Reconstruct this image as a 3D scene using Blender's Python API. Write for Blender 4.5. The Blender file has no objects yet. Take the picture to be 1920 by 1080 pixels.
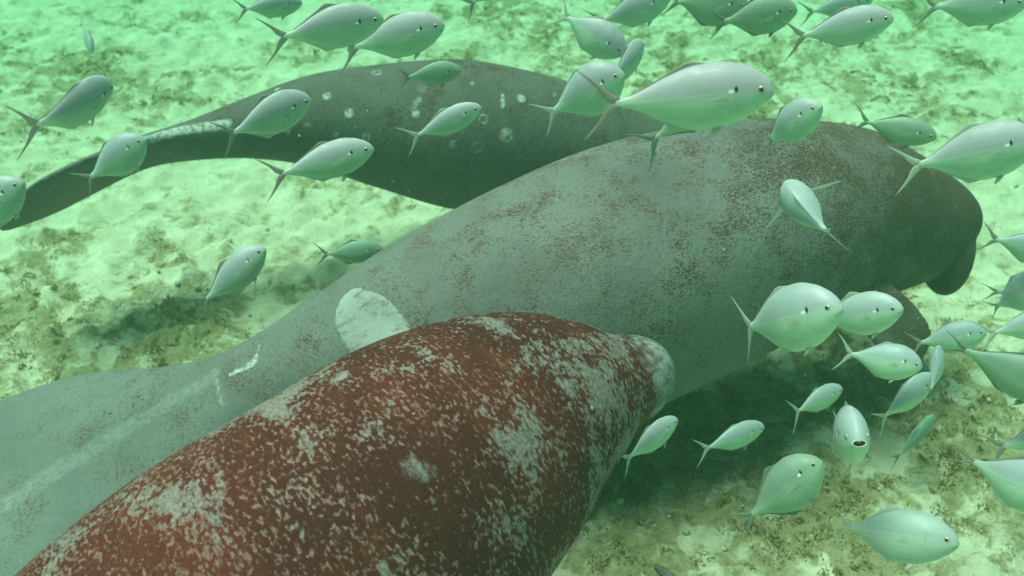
import bpy, math, random
import numpy as np
from mathutils import Matrix, Vector

random.seed(7)
RNG = np.random.default_rng(11)
scene = bpy.context.scene
COL = scene.collection

# ------------------------------------------------------------------ camera
CAM_H, PITCH, F_PX = 2.6, math.radians(35), 1768.0      # F_PX: focal length in units of a 1920 px wide frame
cam_d = bpy.data.cameras.new("camera")
cam_d.sensor_width = 36.0
cam_d.lens = 36.0 * F_PX / 1920.0
cam_d.dof.use_dof = True
cam_d.dof.focus_distance = 2.4
cam_d.dof.aperture_fstop = 3.4
cam_d.clip_start, cam_d.clip_end = 0.05, 400.0
cam = bpy.data.objects.new("camera", cam_d)
COL.objects.link(cam)
cam.location = (0, 0, CAM_H)
cam.rotation_euler = (math.pi / 2 - PITCH, 0, 0)
scene.camera = cam

# ------------------------------------------------------------------ light
SUN_DIR = Vector((-0.25, 0.14, 1.0)).normalized()        # towards the sun
elev = math.asin(SUN_DIR.z)
world = bpy.data.worlds.new("World")
scene.world = world
world.use_nodes = True
wn, wl = world.node_tree.nodes, world.node_tree.links
wn.clear()
sky = wn.new("ShaderNodeTexSky")
sky.sky_type = 'NISHITA'
sky.sun_disc = False
sky.sun_elevation = elev
sky.sun_rotation = math.atan2(SUN_DIR.x, SUN_DIR.y)
bg = wn.new("ShaderNodeBackground")
bg.inputs["Strength"].default_value = 0.062
wo = wn.new("ShaderNodeOutputWorld")
# the sky's light has come down through metres of green sea water
filt = wn.new("ShaderNodeMix"); filt.data_type = 'RGBA'; filt.blend_type = 'MULTIPLY'
filt.inputs["Factor"].default_value = 1.0
wl.new(sky.outputs[0], [q for q in filt.inputs if q.name == "A" and q.type == 'RGBA'][0])
[q for q in filt.inputs if q.name == "B" and q.type == 'RGBA'][0].default_value = (.92, 1.0, .70, 1)
wl.new([q for q in filt.outputs if q.type == 'RGBA'][0], bg.inputs["Color"])
wl.new(bg.outputs[0], wo.inputs["Surface"])
sun_d = bpy.data.lights.new("sun", 'SUN')
sun_d.energy = 4.8
sun_d.angle = math.radians(34)
sun_d.color = (1.0, 0.99, 0.82)
sun = bpy.data.objects.new("sun", sun_d)
COL.objects.link(sun)
sun.rotation_euler = SUN_DIR.to_track_quat('Z', 'Y').to_euler()
sun.location = (-3, 0, 12)

scene.view_settings.view_transform = 'Standard'
scene.view_settings.look = 'None'
scene.view_settings.exposure = 0.12
scene.view_settings.gamma = 1.0
scene.render.engine = 'CYCLES'
scene.cycles.use_denoising = True
scene.cycles.max_bounces = 8
scene.cycles.volume_bounces = 2
scene.cycles.sample_clamp_indirect = 4.0

# ------------------------------------------------------------------ geometry of the view
CAM = np.array((0, 0, CAM_H))
FWD = np.array((0, math.cos(PITCH), -math.sin(PITCH)))
UP = np.array((0, math.sin(PITCH), math.cos(PITCH)))
RIGHT = np.array((1.0, 0, 0))


def ray(u, v):
    return FWD + RIGHT * (u - 960) / F_PX + UP * (540 - v) / F_PX


def at(u, v, d):
    """point of the place at depth d (metres) that the photograph shows at (u, v)"""
    return CAM + ray(u, v) * d


def on_floor(u, v):
    r = ray(u, v)
    return CAM + r * (-CAM_H / r[2])


# ------------------------------------------------------------------ helpers
def tag(o, label=None, cat=None, group=None, kind=None):
    if label: o["label"] = label
    if cat: o["category"] = cat
    if group: o["group"] = group
    if kind: o["kind"] = kind
    return o


def mesh_obj(name, verts, faces, mat, parent=None, smooth=True):
    me = bpy.data.meshes.new(name)
    me.from_pydata([tuple(map(float, v)) for v in verts], [], [tuple(f) for f in faces])
    if smooth:
        me.polygons.foreach_set("use_smooth", [True] * len(me.polygons))
    me.update()
    o = bpy.data.objects.new(name, me)
    if mat: me.materials.append(mat)
    COL.objects.link(o)
    if parent is not None: o.parent = parent
    return o


def empty(name, loc=(0, 0, 0)):
    o = bpy.data.objects.new(name, None)
    o.empty_display_size = 0.1
    o.location = loc
    COL.objects.link(o)
    return o


def lattice_noise(x, y, seed):
    n = 256
    tab = np.random.default_rng(seed).random((n, n))
    xi, yi = np.floor(x).astype(int), np.floor(y).astype(int)
    fx, fy = x - xi, y - yi
    fx, fy = fx * fx * (3 - 2 * fx), fy * fy * (3 - 2 * fy)
    a = tab[xi % n, yi % n]; b = tab[(xi + 1) % n, yi % n]
    c = tab[xi % n, (yi + 1) % n]; d = tab[(xi + 1) % n, (yi + 1) % n]
    return (a * (1 - fx) + b * fx) * (1 - fy) + (c * (1 - fx) + d * fx) * fy


def fbm(x, y, seed, octaves=4, gain=0.5):
    s, amp, tot = 0, 1.0, 0
    for k in range(octaves):
        s = s + amp * lattice_noise(x * 2 ** k + 17.3 * k, y * 2 ** k - 9.1 * k, seed + k)
        tot += amp
        amp *= gain
    return s / tot


def smooth_interp(t, xs, ys):
    """monotone cubic through the given points"""
    xs, ys = np.asarray(xs, float), np.asarray(ys, float)
    d = np.diff(ys) / np.diff(xs)
    m = np.zeros(len(xs))
    m[0], m[-1] = d[0], d[-1]
    for i in range(1, len(xs) - 1):
        m[i] = 0 if d[i - 1] * d[i] <= 0 else 2 * d[i - 1] * d[i] / (d[i - 1] + d[i])
    i = np.clip(np.searchsorted(xs, t) - 1, 0, len(xs) - 2)
    h = xs[i + 1] - xs[i]
    k = (t - xs[i]) / h
    return ((2 * k ** 3 - 3 * k ** 2 + 1) * ys[i] + (k ** 3 - 2 * k ** 2 + k) * h * m[i]
            + (-2 * k ** 3 + 3 * k ** 2) * ys[i + 1] + (k ** 3 - k ** 2) * h * m[i + 1])


def catmull(pts, n):
    """smooth curve through pts, n samples, by chord length"""
    pts = np.asarray(pts, float)
    L = np.concatenate([[0], np.cumsum(np.linalg.norm(np.diff(pts, axis=0), axis=1))])
    t = np.linspace(0, L[-1], n)
    out = np.zeros((n, pts.shape[1]))
    ext = np.vstack([2 * pts[0] - pts[1], pts, 2 * pts[-1] - pts[-2]])
    i = np.clip(np.searchsorted(L, t) - 1, 0, len(pts) - 2)
    k = ((t - L[i]) / (L[i + 1] - L[i]))[:, None]
    p0, p1, p2, p3 = ext[i], ext[i + 1], ext[i + 2], ext[i + 3]
    out = 0.5 * (2 * p1 + (p2 - p0) * k + (2 * p0 - 5 * p1 + 4 * p2 - p3) * k ** 2 + (3 * p1 - p0 - 3 * p2 + p3) * k ** 3)
    return out, t


# ------------------------------------------------------------------ node helpers
class NT:
    def __init__(self, name):
        self.mat = bpy.data.materials.new(name)
        self.mat.use_nodes = True
        self.t = self.mat.node_tree
        self.n, self.l = self.t.nodes, self.t.links
        self.bsdf = self.n["Principled BSDF"]
        self.out = self.n["Material Output"]

    def link(self, a, b):
        self.l.new(a, b)

    def val(self, sock, v):
        if isinstance(v, bpy.types.NodeSocket):
            self.l.new(v, sock)
        else:
            sock.default_value = v

    def attr(self, name, out="Fac"):
        a = self.n.new("ShaderNodeAttribute"); a.attribute_name = name
        return a.outputs[out]

    def coord(self, which="Object"):
        return self.n.new("ShaderNodeTexCoord").outputs[which]

    def mapping(self, vec, scale=(1, 1, 1), loc=(0, 0, 0), rot=(0, 0, 0)):
        m = self.n.new("ShaderNodeMapping")
        self.l.new(vec, m.inputs["Vector"])
        m.inputs["Scale"].default_value = scale
        m.inputs["Location"].default_value = loc
        m.inputs["Rotation"].default_value = rot
        return m.outputs[0]

    def noise(self, vec, scale, detail=4, rough=0.55, dist=0.0):
        x = self.n.new("ShaderNodeTexNoise")
        self.l.new(vec, x.inputs["Vector"])
        x.inputs["Scale"].default_value = scale
        x.inputs["Detail"].default_value = detail
        x.inputs["Roughness"].default_value = rough
        x.inputs["Distortion"].default_value = dist
        return x.outputs["Fac"]

    def voronoi(self, vec, scale, feature='F1', out="Distance", rnd=1.0):
        x = self.n.new("ShaderNodeTexVoronoi")
        x.feature = feature
        self.l.new(vec, x.inputs["Vector"])
        x.inputs["Scale"].default_value = scale
        x.inputs["Randomness"].default_value = rnd
        return x.outputs[out]

    def ramp(self, fac, lo, hi, a=0.0, b=1.0, smooth=True):
        m = self.n.new("ShaderNodeMapRange")
        m.interpolation_type = 'SMOOTHSTEP' if smooth else 'LINEAR'
        self.l.new(fac, m.inputs["Value"])
        m.inputs["From Min"].default_value = lo
        m.inputs["From Max"].default_value = hi
        m.inputs["To Min"].default_value = a
        m.inputs["To Max"].default_value = b
        return m.outputs["Result"]

    def math(self, op, a, b=None, c=None, clamp=False):
        m = self.n.new("ShaderNodeMath"); m.operation = op; m.use_clamp = clamp
        self.val(m.inputs[0], a)
        if b is not None: self.val(m.inputs[1], b)
        if c is not None: self.val(m.inputs[2], c)
        return m.outputs[0]

    def mix(self, fac, a, b):
        m = self.n.new("ShaderNodeMix"); m.data_type = 'RGBA'
        self.val(m.inputs["Factor"], fac)
        for s, v in ((m.inputs["A"], a), (m.inputs["B"], b)): pass
        ia = [s for s in m.inputs if s.name == "A" and s.type == 'RGBA'][0]
        ib = [s for s in m.inputs if s.name == "B" and s.type == 'RGBA'][0]
        self.val(ia, a if isinstance(a, bpy.types.NodeSocket) else (*a, 1))
        self.val(ib, b if isinstance(b, bpy.types.NodeSocket) else (*b, 1))
        return [s for s in m.outputs if s.type == 'RGBA'][0]

    def sep(self, vec):
        s = self.n.new("ShaderNodeSeparateXYZ"); self.l.new(vec, s.inputs[0])
        return s.outputs

    def bump(self, height, strength=0.4, dist=0.01, normal=None):
        b = self.n.new("ShaderNodeBump")
        b.inputs["Strength"].default_value = strength
        b.inputs["Distance"].default_value = dist
        self.l.new(height, b.inputs["Height"])
        if normal is not None: self.l.new(normal, b.inputs["Normal"])
        return b.outputs[0]

    def done(self, color=None, rough=None, normal=None, spec=None, metal=None):
        if color is not None: self.val(self.bsdf.inputs["Base Color"], color if isinstance(color, bpy.types.NodeSocket) else (*color, 1))
        if rough is not None: self.val(self.bsdf.inputs["Roughness"], rough)
        if normal is not None: self.l.new(normal, self.bsdf.inputs["Normal"])
        if spec is not None: self.val(self.bsdf.inputs["Specular IOR Level"], spec)
        if metal is not None: self.val(self.bsdf.inputs["Metallic"], metal)
        return self.mat


def flat(name, color, rough=0.5, spec=0.4, metal=0.0):
    return NT(name).done(color, rough, None, spec, metal)


# ------------------------------------------------------------------ sea floor
def floor_height(x, y):
    h = (fbm(x * 0.35 + 5, y * 0.35, 101, 3) - 0.5) * 0.16
    h += (fbm(x * 2.2, y * 2.2, 131, 4, 0.55) - 0.5) * 0.075
    r = np.abs(fbm(x * 5.5 + 3, y * 5.5, 151, 3) - 0.5)
    h += 0.035 * np.clip(0.22 - r, 0, 1) / 0.22
    lump = fbm(x * 9.0, y * 9.0, 171, 3)
    h += 0.15 * np.clip(lump - 0.50, 0, 1)
    h += (fbm(x * 16.0, y * 16.0, 191, 2) - .5) * .016
    return h


# algae-rich areas of the floor: a broad noise plus the beds that the photograph shows
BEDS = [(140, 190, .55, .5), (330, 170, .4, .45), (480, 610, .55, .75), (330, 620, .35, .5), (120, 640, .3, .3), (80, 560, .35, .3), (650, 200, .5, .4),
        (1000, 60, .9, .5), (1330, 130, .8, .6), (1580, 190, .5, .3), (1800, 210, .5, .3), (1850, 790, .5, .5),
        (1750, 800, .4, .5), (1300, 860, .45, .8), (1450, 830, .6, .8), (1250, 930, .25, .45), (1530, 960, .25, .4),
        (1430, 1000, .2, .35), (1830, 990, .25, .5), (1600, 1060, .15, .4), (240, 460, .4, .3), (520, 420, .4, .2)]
BARE = [(120, 370, .6, .5), (300, 430, .4, .3), (100, 300, .5, .3), (1700, 110, 1.0, .4), (1870, 330, .6, .5), (1860, 500, .3, .6), (700, 420, .4, .5),
        (1390, 1050, .15, .3), (1180, 1010, .15, .3), (1880, 930, .3, .4), (1720, 880, .25, .2), (90, 110, .7, .2), (250, 60, 1.0, .3)]
BEDS = [(on_floor(u, v), r, w) for u, v, r, w in BEDS]
BARE = [(on_floor(u, v), r, w) for u, v, r, w in BARE]


def algae_density(x, y):
    d = (fbm(x * 0.9 + 40, y * 0.9, 211, 3) - 0.5) * 0.9 + (fbm(x * 3.4, y * 3.4, 231, 4, .6) - 0.5) * 2.6 + 0.30
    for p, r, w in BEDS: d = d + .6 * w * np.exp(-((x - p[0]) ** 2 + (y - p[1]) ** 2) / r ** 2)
    for p, r, w in BARE: d = d - .6 * w * np.exp(-((x - p[0]) ** 2 + (y - p[1]) ** 2) / r ** 2)
    return d


def sand_material():
    k = NT("sand")
    o = k.coord()
    film = k.attr("algae")
    n1 = k.noise(o, 6, 5, 0.6)
    n2 = k.noise(o, 34, 4, 0.6)
    sandc = k.mix(k.ramp(n1, .3, .7), (.60, .55, .40), (.78, .73, .56))
    sandc = k.mix(k.ramp(n2, .52, .75, 0, .45), sandc, (.42, .38, .22))
    turf = k.mix(k.ramp(n2, .3, .7), (.24, .19, .085), (.42, .36, .19))
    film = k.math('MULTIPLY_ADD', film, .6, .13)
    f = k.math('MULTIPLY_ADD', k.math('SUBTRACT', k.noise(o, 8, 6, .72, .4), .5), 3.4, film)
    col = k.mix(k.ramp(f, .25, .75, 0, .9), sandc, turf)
    h = k.math('ADD', k.math('MULTIPLY', k.noise(o, 28, 6, .65), 1.0), k.math('MULTIPLY', k.noise(o, 110, 3, .6), .35))
    return k.done(col, .95, k.bump(h, .8, .02), .1)


def axis_coords(lo, hi, step, far):
    core = np.arange(lo, hi + step / 2, step)
    a = lo - np.cumsum(step * 1.35 ** np.arange(1, 40)); a = a[a > -far]
    b = hi + np.cumsum(step * 1.35 ** np.arange(1, 40)); b = b[b < far]
    return np.concatenate([[-far], a[::-1], core, b, [far]])


xs, ys = axis_coords(-5.0, 5.0, 0.028, 60), axis_coords(1.2, 9.5, 0.028, 60)
GX, GY = np.meshgrid(xs, ys, indexing='xy')
GZ = floor_height(GX, GY)
nx, ny = len(xs), len(ys)
idx = np.arange(nx * ny).reshape(ny, nx)
quads = np.stack([idx[:-1, :-1], idx[:-1, 1:], idx[1:, 1:], idx[1:, :-1]], -1).reshape(-1, 4)
me = bpy.data.meshes.new("sea_floor")
me.vertices.add(nx * ny)
me.vertices.foreach_set("co", np.stack([GX, GY, GZ], -1).astype(np.float32).ravel())
me.loops.add(quads.size); me.loops.foreach_set("vertex_index", quads.astype(np.int32).ravel())
me.polygons.add(len(quads)); me.polygons.foreach_set("loop_start", np.arange(0, quads.size, 4, dtype=np.int32))
me.polygons.foreach_set("use_smooth", np.ones(len(quads), bool))
me.update(calc_edges=True)
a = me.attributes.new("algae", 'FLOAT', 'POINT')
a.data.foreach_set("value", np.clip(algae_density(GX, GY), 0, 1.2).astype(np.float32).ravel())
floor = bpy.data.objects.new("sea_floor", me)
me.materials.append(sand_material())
COL.objects.link(floor)
tag(floor, "pale rippled sand sea floor with tan algae film", kind="structure")


def algae_material():
    k = NT("algae")
    t = k.attr("tint")
    c = k.mix(t, (.30, .235, .105), (.54, .45, .23))
    k.done(c, .9, None, .1)
    return k.mat


def make_algae():
    n = 90000
    x = RNG.uniform(-4.8, 4.8, n); y = RNG.uniform(1.4, 9.4, n)
    keep = (np.abs(x) < 0.62 * y + 0.9)
    x, y = x[keep], y[keep]
    d = algae_density(x, y)
    p = np.clip((d - .28) * 1.1, 0, 1) ** 1.2 * 0.34
    keep = RNG.random(len(x)) < p
    x, y, d = x[keep], y[keep], d[keep]
    V, Fc, T = [], [], []
    base = 0
    blades = []
    for cx, cy, cd in zip(x, y, d):
        m = RNG.integers(28, 62)
        rad = RNG.uniform(.015, .05)
        hgt = RNG.uniform(.006, .017) * (0.7 + 0.5 * min(cd, 1.2))
        rr = rad * np.sqrt(RNG.random(m)); th = RNG.uniform(0, 2 * np.pi, m)
        bx, by = cx + rr * np.cos(th), cy + rr * np.sin(th)
        lean = RNG.uniform(.3, 1.1, m)
        dirx, diry = np.cos(th + RNG.normal(0, .8, m)), np.sin(th + RNG.normal(0, .8, m))
        L = hgt * RNG.uniform(.5, 1.4, m) * (1.35 - 1.0 * rr / rad)
        w = RNG.uniform(.0014, .003, m)
        tint = np.clip(RNG.normal(.45, .22) + RNG.normal(0, .15, m), 0, 1)
        blades.append(np.stack([bx, by, dirx, diry, lean, L, w, tint], 1))
    B = np.concatenate(blades)
    bx, by, dx, dy, ln, L, w, tint = B.T
    bz = floor_height(bx, by) - .004
    px, py = -dy, dx
    ang = RNG.uniform(0, 2 * np.pi, len(B))
    qx, qy = np.cos(ang), np.sin(ang)
    v0 = np.stack([bx - qx * w, by - qy * w, bz], 1)
    v1 = np.stack([bx + qx * w, by + qy * w, bz], 1)
    mx, my, mz = bx + dx * L * ln * .35, by + dy * L * ln * .35, bz + L * .75
    v2 = np.stack([mx + qx * w * 1.1, my + qy * w * 1.1, mz], 1)
    v3 = np.stack([mx - qx * w * 1.1, my - qy * w * 1.1, mz], 1)
    v4 = np.stack([bx + dx * L * ln, by + dy * L * ln, bz + L * 1.05], 1)
    co = np.stack([v0, v1, v2, v3, v4], 1).reshape(-1, 3)
    nb = len(B)
    k = np.arange(nb) * 5
    loops = np.stack([k, k + 1, k + 2, k + 3, k + 3, k + 2, k + 4], 1).ravel()
    starts = np.stack([np.arange(nb) * 7, np.arange(nb) * 7 + 4], 1).ravel()
    me = bpy.data.meshes.new("algae_tufts")
    me.vertices.add(len(co)); me.vertices.foreach_set("co", co.astype(np.float32).ravel())
    me.loops.add(len(loops)); me.loops.foreach_set("vertex_index", loops.astype(np.int32))
    me.polygons.add(nb * 2); me.polygons.foreach_set("loop_start", starts.astype(np.int32))
    me.polygons.foreach_set("use_smooth", np.ones(nb * 2, bool))
    me.update(calc_edges=True)
    t = me.attributes.new("tint", 'FLOAT', 'POINT')
    t.data.foreach_set("value", np.repeat(tint, 5).astype(np.float32))
    me.materials.append(algae_material())
    o = bpy.data.objects.new("algae_tufts", me)
    COL.objects.link(o)
    tag(o, "short olive brown algae tufts growing over the sand", "algae", kind="stuff")
    print("algae blades", nb)


make_algae()


def make_rubble():
    """crumbs of pale limestone on the sand, too many and small to count"""
    m = NT("limestone")
    o = m.coord()
    m.done(m.mix(m.ramp(m.noise(o, 25, 5, .6), .35, .65), (.74, .69, .52), (.46, .40, .25)), .95, m.bump(m.noise(o, 60, 5, .6), .6, .01), .1)
    V, Fc = [], []
    base = np.array([(1, 0, 0), (-1, 0, 0), (0, 1, 0), (0, -1, 0), (0, 0, 1), (0, 0, -1),
                     (.6, .6, .6), (-.6, .6, .6), (.6, -.6, .6), (-.6, -.6, .6), (.6, .6, -.6), (-.6, .6, -.6), (.6, -.6, -.6), (-.6, -.6, -.6)], float)
    fc = []
    for sx, ix in ((1, 0), (-1, 1)):
        for sy, iy in ((1, 2), (-1, 3)):
            for sz, iz in ((1, 4), (-1, 5)):
                c = 6 + (0 if sx > 0 else 1) + (0 if sy > 0 else 2) + (0 if sz > 0 else 4)
                tri = [(ix, iy, c), (iy, iz, c), (iz, ix, c)]
                fc += [t if sx * sy * sz > 0 else t[::-1] for t in tri]
    n = 0
    for _ in range(2200):
        x, y = RNG.uniform(-4.2, 4.2), RNG.uniform(1.6, 8.5)
        if abs(x) > .62 * y + .6: continue
        if lattice_noise(np.array([x * 1.7]), np.array([y * 1.7]), 77)[0] < .45: continue
        s = .005 + .014 * RNG.random() ** 4
        v = base * (s * RNG.uniform(.6, 1.35, (14, 1))) * np.array([1, RNG.uniform(.6, 1.2), RNG.uniform(.35, .7)])
        a = RNG.uniform(0, 6.28)
        v = v @ np.array([[math.cos(a), math.sin(a), 0], [-math.sin(a), math.cos(a), 0], [0, 0, 1]])
        z = floor_height(np.array([x]), np.array([y]))[0]
        V.append(v + (x, y, z + s * .12))
        Fc += [tuple(i + 14 * n for i in t) for t in fc]
        n += 1
    o = mesh_obj("coral_rubble", np.concatenate(V), Fc, m.mat)
    tag(o, "small pale limestone crumbs strewn over the sand", "rubble", kind="stuff")


make_rubble()


def make_stone(u, v, size, label, mat):
    p = on_floor(u, v)
    vs, fs = [], []
    na, nb = 18, 10
    for j in range(nb + 1):
        ph = math.pi * j / nb
        for i in range(na):
            th = 2 * math.pi * i / na
            n = np.array([math.sin(ph) * math.cos(th), math.sin(ph) * math.sin(th), math.cos(ph)])
            r = 1 + .5 * (lattice_noise(np.array([n[0] * 1.7 + 9]), np.array([n[1] * 1.7 + n[2] * 2.1]), 5)[0] - .5)
            vs.append(n * r * np.array(size))
    for j in range(nb):
        for i in range(na):
            fs.append((j * na + i, (j + 1) * na + i, (j + 1) * na + (i + 1) % na, j * na + (i + 1) % na))
    o = mesh_obj("stone", vs, fs, mat)
    o.location = (p[0], p[1], floor_height(np.array([p[0]]), np.array([p[1]]))[0] + size[2] * .35)
    o.rotation_euler = (0, 0, -.9)
    tag(o, label, "stone")


st = NT("grey_stone")
st.done(st.mix(st.ramp(st.noise(st.coord(), 40, 5, .6), .3, .7), (.10, .09, .08), (.28, .24, .20)), .9, None, .2)
make_stone(1252, 1072, (.055, .02, .02), "small dark grey stone lying on the pale sand", st.mat)

# ------------------------------------------------------------------ manatees
def loft(stations, nseg=140, nring=56, tail_exp=1.0):
    """stations: (point xyz, lateral half, dorso-ventral half, roll). Closed tube with rounded ends."""
    P = np.array([list(s[0]) + [s[1], s[2], s[3]] for s in stations], float)
    C, t = catmull(P, nseg)
    # chord-length parameter only from the positions
    pos = C[:, :3]
    tan = np.gradient(pos, axis=0); tan /= np.linalg.norm(tan, axis=1)[:, None]
    up0 = np.array((0, 0, 1.0))
    rings, S = [], np.concatenate([[0], np.cumsum(np.linalg.norm(np.diff(pos, axis=0), axis=1))])
    frames = []
    for i in range(nseg):
        T = tan[i]
        side = np.cross(T, up0); side /= np.linalg.norm(side)
        U = np.cross(side, T)
        r = C[i, 5]
        s2 = side * math.cos(r) + U * math.sin(r)
        u2 = -side * math.sin(r) + U * math.cos(r)
        th = np.linspace(0, 2 * np.pi, nring, endpoint=False)
        a, b = max(C[i, 3], .004), max(C[i, 4], .004)
        rings.append(pos[i] + np.outer(np.cos(th) * a, s2) + np.outer(np.sin(th) * b, u2))
        frames.append((s2, u2))
    V = np.concatenate(rings + [pos[:1], pos[-1:]])
    F = []
    for i in range(nseg - 1):
        for j in range(nring):
            k = (j + 1) % nring
            F.append((i * nring + j, i * nring + k, (i + 1) * nring + k, (i + 1) * nring + j))
    n0, n1 = nseg * nring, nseg * nring + 1
    for j in range(nring):
        k = (j + 1) % nring
        F.append((n0, k, j)); F.append((n1, (nseg - 1) * nring + j, (nseg - 1) * nring + k))
    return V, F, pos, S, frames, C


def blob(center, axes, radii, na=28, nb=16):
    """ellipsoid with given axes (3 vectors)"""
    vs, fs = [], []
    A = np.array(axes, float)
    for j in range(nb + 1):
        ph = math.pi * j / nb
        for i in range(na):
            th = 2 * math.pi * i / na
            n = np.array([math.sin(ph) * math.cos(th), math.sin(ph) * math.sin(th), math.cos(ph)]) * radii
            vs.append(np.asarray(center) + n @ A)
    for j in range(nb):
        for i in range(na):
            fs.append((j * na + i, (j + 1) * na + i, (j + 1) * na + (i + 1) % na, j * na + (i + 1) % na))
    return np.array(vs), fs


def unit(v):
    v = np.asarray(v, float)
    return v / np.linalg.norm(v)


def paddle(points, width, thick, normal):
    """flipper: a bent flat blade through points, returned as closed mesh"""
    n = 40
    P = np.array([list(p) + [w, t] for p, w, t in zip(points, width, thick)])
    C, _ = catmull(P, n)
    pos = C[:, :3]
    tan = np.gradient(pos, axis=0); tan /= np.linalg.norm(tan, axis=1)[:, None]
    V, F, nr = [], [], 24
    C[-14:, 3] *= np.sqrt(np.clip(1 - (np.arange(14) / 13.1) ** 2, 0, 1))
    for i in range(n):
        N = unit(normal - tan[i] * np.dot(tan[i], normal))
        W = np.cross(tan[i], N)
        for j in range(nr):
            th = 2 * math.pi * j / nr
            V.append(pos[i] + W * math.cos(th) * max(C[i, 3], .003) + N * math.sin(th) * max(C[i, 4], .003))
    for i in range(n - 1):
        for j in range(nr):
            k = (j + 1) % nr
            F.append((i * nr + j, i * nr + k, (i + 1) * nr + k, (i + 1) * nr + j))
    V += [pos[0], pos[-1]]
    for j in range(nr):
        k = (j + 1) % nr
        F.append((n * nr, k, j)); F.append((n * nr + 1, (n - 1) * nr + j, (n - 1) * nr + k))
    return np.array(V), F


def make_manatee(name, label, stations, extras, mat, base, voxel=.012, smooth_iter=5, marks=(), flipper_pts=None, eyes=()):
    V, F, axis, S, frames, C = loft(stations)
    allV, allF = [V], list(F)
    off = len(V)
    for ev, ef in extras:
        allV.append(ev); allF += [tuple(i + off for i in f) for f in ef]
        off += len(ev)
    V = np.concatenate(allV)
    tmp = mesh_obj("tmp", V, allF, None)
    bm_me = tmp.data
    r = tmp.modifiers.new("r", 'REMESH'); r.mode = 'VOXEL'; r.voxel_size = voxel; r.use_smooth_shade = True
    s = tmp.modifiers.new("s", 'SMOOTH'); s.iterations = smooth_iter; s.factor = .5
    dg = bpy.context.evaluated_depsgraph_get()
    me = bpy.data.meshes.new_from_object(tmp.evaluated_get(dg))
    bpy.data.objects.remove(tmp); bpy.data.meshes.remove(bm_me)
    n = len(me.vertices)
    co = np.zeros(n * 3, np.float32); me.vertices.foreach_get("co", co); co = co.reshape(-1, 3).astype(float)
    nor = np.zeros(n * 3, np.float32); me.vertices.foreach_get("normal", nor); nor = nor.reshape(-1, 3)
    # skin coordinates: metres along the body, metres round it
    best = np.zeros(n, int); bd = np.full(n, 1e9)
    for k0 in range(0, len(axis), 20):
        d = np.linalg.norm(co[:, None, :] - axis[None, k0:k0 + 20], axis=2)
        i = d.argmin(1); m = d[np.arange(n), i] < bd
        bd[m] = d[np.arange(n), i][m]; best[m] = i[m] + k0
    S2 = np.array([f[0] for f in frames])[best]; U2 = np.array([f[1] for f in frames])[best]
    rel = co - axis[best]
    tang = np.gradient(axis, axis=0); tang /= np.linalg.norm(tang, axis=1)[:, None]
    s_fine = S[best] + np.einsum('ij,ij->i', rel, tang[best])
    x, y = np.einsum('ij,ij->i', rel, S2), np.einsum('ij,ij->i', rel, U2)
    theta = np.arctan2(x, y)
    rad = np.maximum(C[best, 3], C[best, 4]); rad = np.clip(rad, .1, None)
    # skin coordinates for the materials: along the trunk, across it, and up
    T0 = unit(axis[len(axis) // 2] - axis[len(axis) // 12]); S0 = unit(np.cross(T0, (0, 0, 1.0)))
    skin = co @ np.stack([T0, S0, np.cross(S0, T0)], 1)
    at_ = me.attributes.new("skin", 'FLOAT_VECTOR', 'POINT'); at_.data.foreach_set("vector", skin.astype(np.float32).ravel())
    dors = np.cos(theta)
    at_ = me.attributes.new("dorsal", 'FLOAT', 'POINT'); at_.data.foreach_set("value", dors.astype(np.float32))
    at_ = me.attributes.new("along", 'FLOAT', 'POINT'); at_.data.foreach_set("value", (s_fine / S[-1]).astype(np.float32))
    fl = np.zeros(n)
    if flipper_pts is not None:
        for p, rr in flipper_pts:
            fl = np.maximum(fl, np.clip(1.6 - np.linalg.norm(co - p, axis=1) / rr, 0, 1))
    at_ = me.attributes.new("flipper", 'FLOAT', 'POINT'); at_.data.foreach_set("value", fl.astype(np.float32))
    # scars, pale marks and a painted edge highlight: strokes of (u, v, radius px, strength), laid on the skin where they are seen
    sc = np.zeros(n)
    relc = co - CAM
    dep = relc @ FWD
    uu = 960 + F_PX * (relc @ RIGHT) / dep
    vv = 540 - F_PX * (relc @ UP) / dep
    facing = np.einsum('ij,ij->i', nor, -relc) > 0
    for stroke in marks:
        pts, rpx, w, ring = stroke
        for (u, v) in pts:
            cand = np.where(facing & (np.hypot(uu - u, vv - v) < 25))[0]
            if len(cand) == 0: continue
            near = cand[dep[cand] < dep[cand].min() + .25]
            c = near[np.hypot(uu[near] - u, vv[near] - v).argmin()]
            rr = rpx * dep[c] / F_PX
            dd = np.linalg.norm(co - co[c], axis=1) / rr
            prof = np.clip(1.5 - dd, 0, 1) if not ring else np.clip(1 - np.abs(dd - .8) / .45, 0, 1)
            sc = np.maximum(sc, w * prof)
    at_ = me.attributes.new("scar_sheen", 'FLOAT', 'POINT'); at_.data.foreach_set("value", sc.astype(np.float32))
    me.polygons.foreach_set("use_smooth", [True] * len(me.polygons))
    me.materials.clear(); me.materials.append(mat)
    me.name = "body"
    root = empty(name, base)
    body = bpy.data.objects.new("body", me); COL.objects.link(body)
    body.parent = root
    body.matrix_parent_inverse = Matrix.Translation(-Vector(base))
    for p, r_ in eyes:
        ev, ef = blob(p, np.eye(3), (r_, r_, r_), 12, 8)
        e = mesh_obj("eye", ev, ef, EYE_DARK, root)
        e.matrix_parent_inverse = Matrix.Translation(-Vector(base))
    tag(root, label, "manatee", "manatees swimming over the sand")
    print(name, n, "verts length", round(S[-1], 2), "minz", co[:, 2].min())
    return root, (uu, vv, facing)


EYE_DARK = flat("dark_eye", (.01, .01, .01), .1, .8)


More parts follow.
